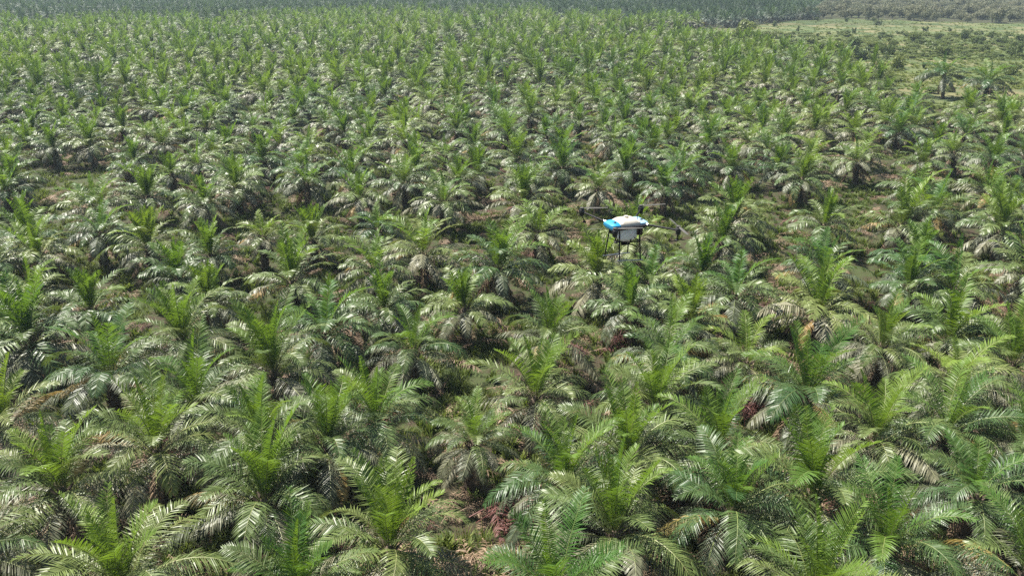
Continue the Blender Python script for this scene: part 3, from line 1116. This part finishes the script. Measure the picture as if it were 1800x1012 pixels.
# landing gear
fl, fr_, bl, br_ = (-0.15, -0.36), (0.31, -0.33), (-0.40, 0.10), (0.06, 0.22)
GZ = -0.72
for (gx, gy), topx, topy in (((-0.15, -0.36), -0.15, -0.17), ((0.31, -0.30), 0.28, -0.10), ((-0.42, -0.02), -0.34, -0.05), ((0.10, 0.16), 0.10, 0.16)):
    mb = MB()
    mb.tube([(topx, topy, -0.05), ((topx + gx) / 2, (topy + gy) / 2, (-0.05 + GZ) / 2), (gx, gy, GZ)], 0.0145, 8)
    dpart('leg', mb, D_BLACK)
for a, b in (((-0.15, -0.36), (0.31, -0.30)), ((-0.42, -0.02), (0.10, 0.16))):
    d = (Vector((*b, 0)) - Vector((*a, 0))).normalized() * 0.05
    mb = MB()
    mb.tube([(a[0] - d.x, a[1] - d.y, GZ - 0.01), (b[0] + d.x, b[1] + d.y, GZ - 0.01)], 0.013, 8)
    dpart('skid', mb, D_METAL)
for a, b in (((-0.30, -0.05, -0.12), (-0.16, -0.26, -0.36)), ((0.30, -0.22, -0.36), (0.14, -0.08, -0.26))):
    mb = MB()
    mb.tube([a, b], 0.009, 8)
    dpart('brace', mb, D_BLACK)
mb = MB()
mb.tube([(-0.36, -0.1, -0.30), (-0.16, -0.27, -0.34), (0.3, -0.2, -0.36)], 0.008, 6)
dpart('crossbar', mb, D_BLACK)
# arms, motors, propellers, nozzles
ARMS = [((-0.90, 0.62, 0.075), (-0.38, 0.10, -0.02), R(2)), ((0.44, 0.82, 0.075), (0.22, 0.28, -0.01), R(12)),
        ((1.03, -0.52, 0.0), (0.40, -0.02, -0.02), R(-82)), ((-0.33, -0.80, 0.04), (-0.24, -0.26, -0.02), R(4))]
for ai, (mp, rootp, bl_a) in enumerate(ARMS):
    mp, rootp = Vector(mp), Vector(rootp)
    d = (mp - rootp).normalized()
    mb = MB()
    mb.tube([rootp - d * 0.1, rootp + d * 0.02, mp], [0.026, 0.022, 0.02], 10)
    arm = dpart('arm', mb, D_BLACK)
    mb = MB()
    mb.tube([rootp + d * 0.0, rootp + d * 0.09], 0.034, 10)
    dpart('arm_hinge', mb, D_METAL if ai != 3 else D_BLACK, arm)
    mb = MB()
    mb.lathe([(0.03, -0.10), (0.05, -0.09), (0.055, -0.02), (0.065, -0.015), (0.068, 0.03), (0.06, 0.05), (0.02, 0.06), (0.012, 0.075)], 16, tuple(mp))
    mot = dpart('motor', mb, D_MOTOR)
    pr = MB()
    ru = 0.58
    for s in (1, -1):
        rings = []
        for k in range(8):
            t = k / 7
            rr_ = 0.04 + (ru - 0.04) * t
            ch = 0.022 * (0.7 + 1.1 * math.sin(min(1, t * 1.6) * 1.57)) * (1 - 0.55 * t)
            tw = R(24 - 18 * t)
            cs, sn = math.cos(tw), math.sin(tw)
            ring = []
            for u_, h_ in ((-1, 0), (-0.3, 0.12), (0.6, 0.1), (1, 0), (0.5, -0.05), (-0.4, -0.04)):
                yy, zz = ch * u_, ch * h_
                ring.append((s * rr_, s * (yy * cs - zz * sn), yy * sn + zz * cs + 0.005 * t))
            rings.append(ring)
        pr.loft(rings)
    pr.lathe([(0.0, -0.01), (0.045, -0.01), (0.045, 0.012), (0.02, 0.022), (0.0, 0.024)], 14)
    pm = dpart('propeller', pr, D_BLADE)
    pm.location = mp + Vector((0, 0, 0.083))
    pm.rotation_euler = (0, 0, bl_a)
    if ai in (0, 2, 3):
        mb = MB()
        mb.tube([mp + Vector((0, 0, -0.09)), mp + Vector((0.03, 0, -0.20)) + d * -0.05], 0.012, 8)
        mb.lathe([(0.012, -0.05), (0.04, -0.045), (0.045, -0.03), (0.02, -0.01), (0.012, 0.0)], 12, tuple(mp + Vector((0.03, 0, -0.19)) + d * -0.05))
        dpart('nozzle', mb, D_BLACK)
for s in (-1, 1):
    mb = MB()
    q = ey * (0.13 * s) + ex * 0.2
    mb.tube([(q.x, q.y, 0.02), (q.x, q.y, 0.17)], 0.007, 6)
    dpart('antenna', mb, D_BLACK)

# ------------------------------------------------------------------ unseen clouds added to shade the far band and some nearer patches
mc, nt, out = new_mat('shade_cloud_white')
bs = N(nt, 'ShaderNodeBsdfDiffuse')
bs.inputs[0].default_value = (0.8, 0.8, 0.8, 1)
tb = N(nt, 'ShaderNodeBsdfTransparent')
mx = N(nt, 'ShaderNodeMixShader')
mx.inputs[0].default_value = 0.14
nt.links.new(tb.outputs[0], mx.inputs[1])
nt.links.new(bs.outputs[0], mx.inputs[2])
nt.links.new(mx.outputs[0], out.inputs['Surface'])
CH = 900.0
cdx, cdy = -0.883 * CH / math.tan(R(60)), 0.469 * CH / math.tan(R(60))
for ci, (gx, gy, ax, ay) in enumerate(((-140, 760, 480, 270), (-125, 172, 42, 30), (150, 120, 34, 16), (-70, 62, 22, 12))):
    mb = MB()
    rings = []
    for i in range(1, 12):
        th = math.pi * i / 12
        ring = []
        for k in range(28):
            ph = 2 * math.pi * k / 28
            d = Vector((math.sin(th) * math.cos(ph), math.sin(th) * math.sin(ph), -math.cos(th)))
            f = 1 + 0.55 * noise.noise(d * 1.7 + Vector((ci * 7, 0, 0))) + 0.25 * noise.noise(d * 4.5)
            ring.append((d.x * ax * f, d.y * ay * f, d.z * 30 * f))
        rings.append(ring)
    mb.loft(rings)
    c = link('shade_cloud', mb.mesh('shade_cloud', [mc], True), loc=(gx + cdx, gy + cdy, CH))
    c['kind'] = 'structure'

# ------------------------------------------------------------------ haze
mh, nt, out = new_mat('haze_air')
pv = N(nt, 'ShaderNodeVolumePrincipled')
pv.inputs['Color'].default_value = (0.72, 0.90, 1.0, 1)
pv.inputs['Density'].default_value = 0.00016
pv.inputs['Anisotropy'].default_value = 0.2
nt.links.new(pv.outputs[0], out.inputs['Volume'])
G2 = G + 5
zs = (-1.0, 31.0)
v = [(sx * G2, sy * G2, z) for z in zs for sx, sy in ((-1, -1), (1, -1), (1, 1), (-1, 1))]
me = bpy.data.meshes.new('haze')
me.from_pydata(v, [], [(3, 2, 1, 0), (4, 5, 6, 7), (0, 1, 5, 4), (1, 2, 6, 5), (2, 3, 7, 6), (3, 0, 4, 7)])
me.materials.append(mh)
hz = bpy.data.objects.new('haze', me)
C.objects.link(hz)
hz['kind'] = 'stuff'

# ------------------------------------------------------------------ light
SUN_EL, SUN_AZ = R(60), R(-62)      # azimuth from +Y (ahead of the camera), negative = to the left
w = bpy.data.worlds.new('World')
S.world = w
w.use_nodes = True
nt = w.node_tree
for n_ in list(nt.nodes):
    nt.nodes.remove(n_)
sky = nt.nodes.new('ShaderNodeTexSky')
sky.sky_type = 'NISHITA'
sky.sun_disc = False
sky.sun_elevation = SUN_EL
sky.sun_rotation = SUN_AZ
bg = nt.nodes.new('ShaderNodeBackground')
bg.inputs['Strength'].default_value = 0.05
wo = nt.nodes.new('ShaderNodeOutputWorld')
nt.links.new(sky.outputs[0], bg.inputs[0])
nt.links.new(bg.outputs[0], wo.inputs[0])
sd = bpy.data.lights.new('sun', 'SUN')
sd.energy = 5.0
sd.angle = R(0.5)
sd.color = (1.0, 0.95, 0.87)
so = bpy.data.objects.new('sun', sd)
C.objects.link(so)
dirv = Vector((math.sin(SUN_AZ) * math.cos(SUN_EL), math.cos(SUN_AZ) * math.cos(SUN_EL), math.sin(SUN_EL)))
so.rotation_euler = dirv.to_track_quat('Z', 'Y').to_euler()
so.location = (0, 0, 60)

S.view_settings.view_transform = 'Standard'
S.view_settings.look = 'None'
S.view_settings.exposure = 1.45
S.view_settings.gamma = 1.0
cy = S.cycles
cy.max_bounces = 6
cy.diffuse_bounces = 1
cy.glossy_bounces = 2
cy.transmission_bounces = 3
cy.volume_bounces = 0
cy.sample_clamp_indirect = 3.0
cy.use_denoising = False
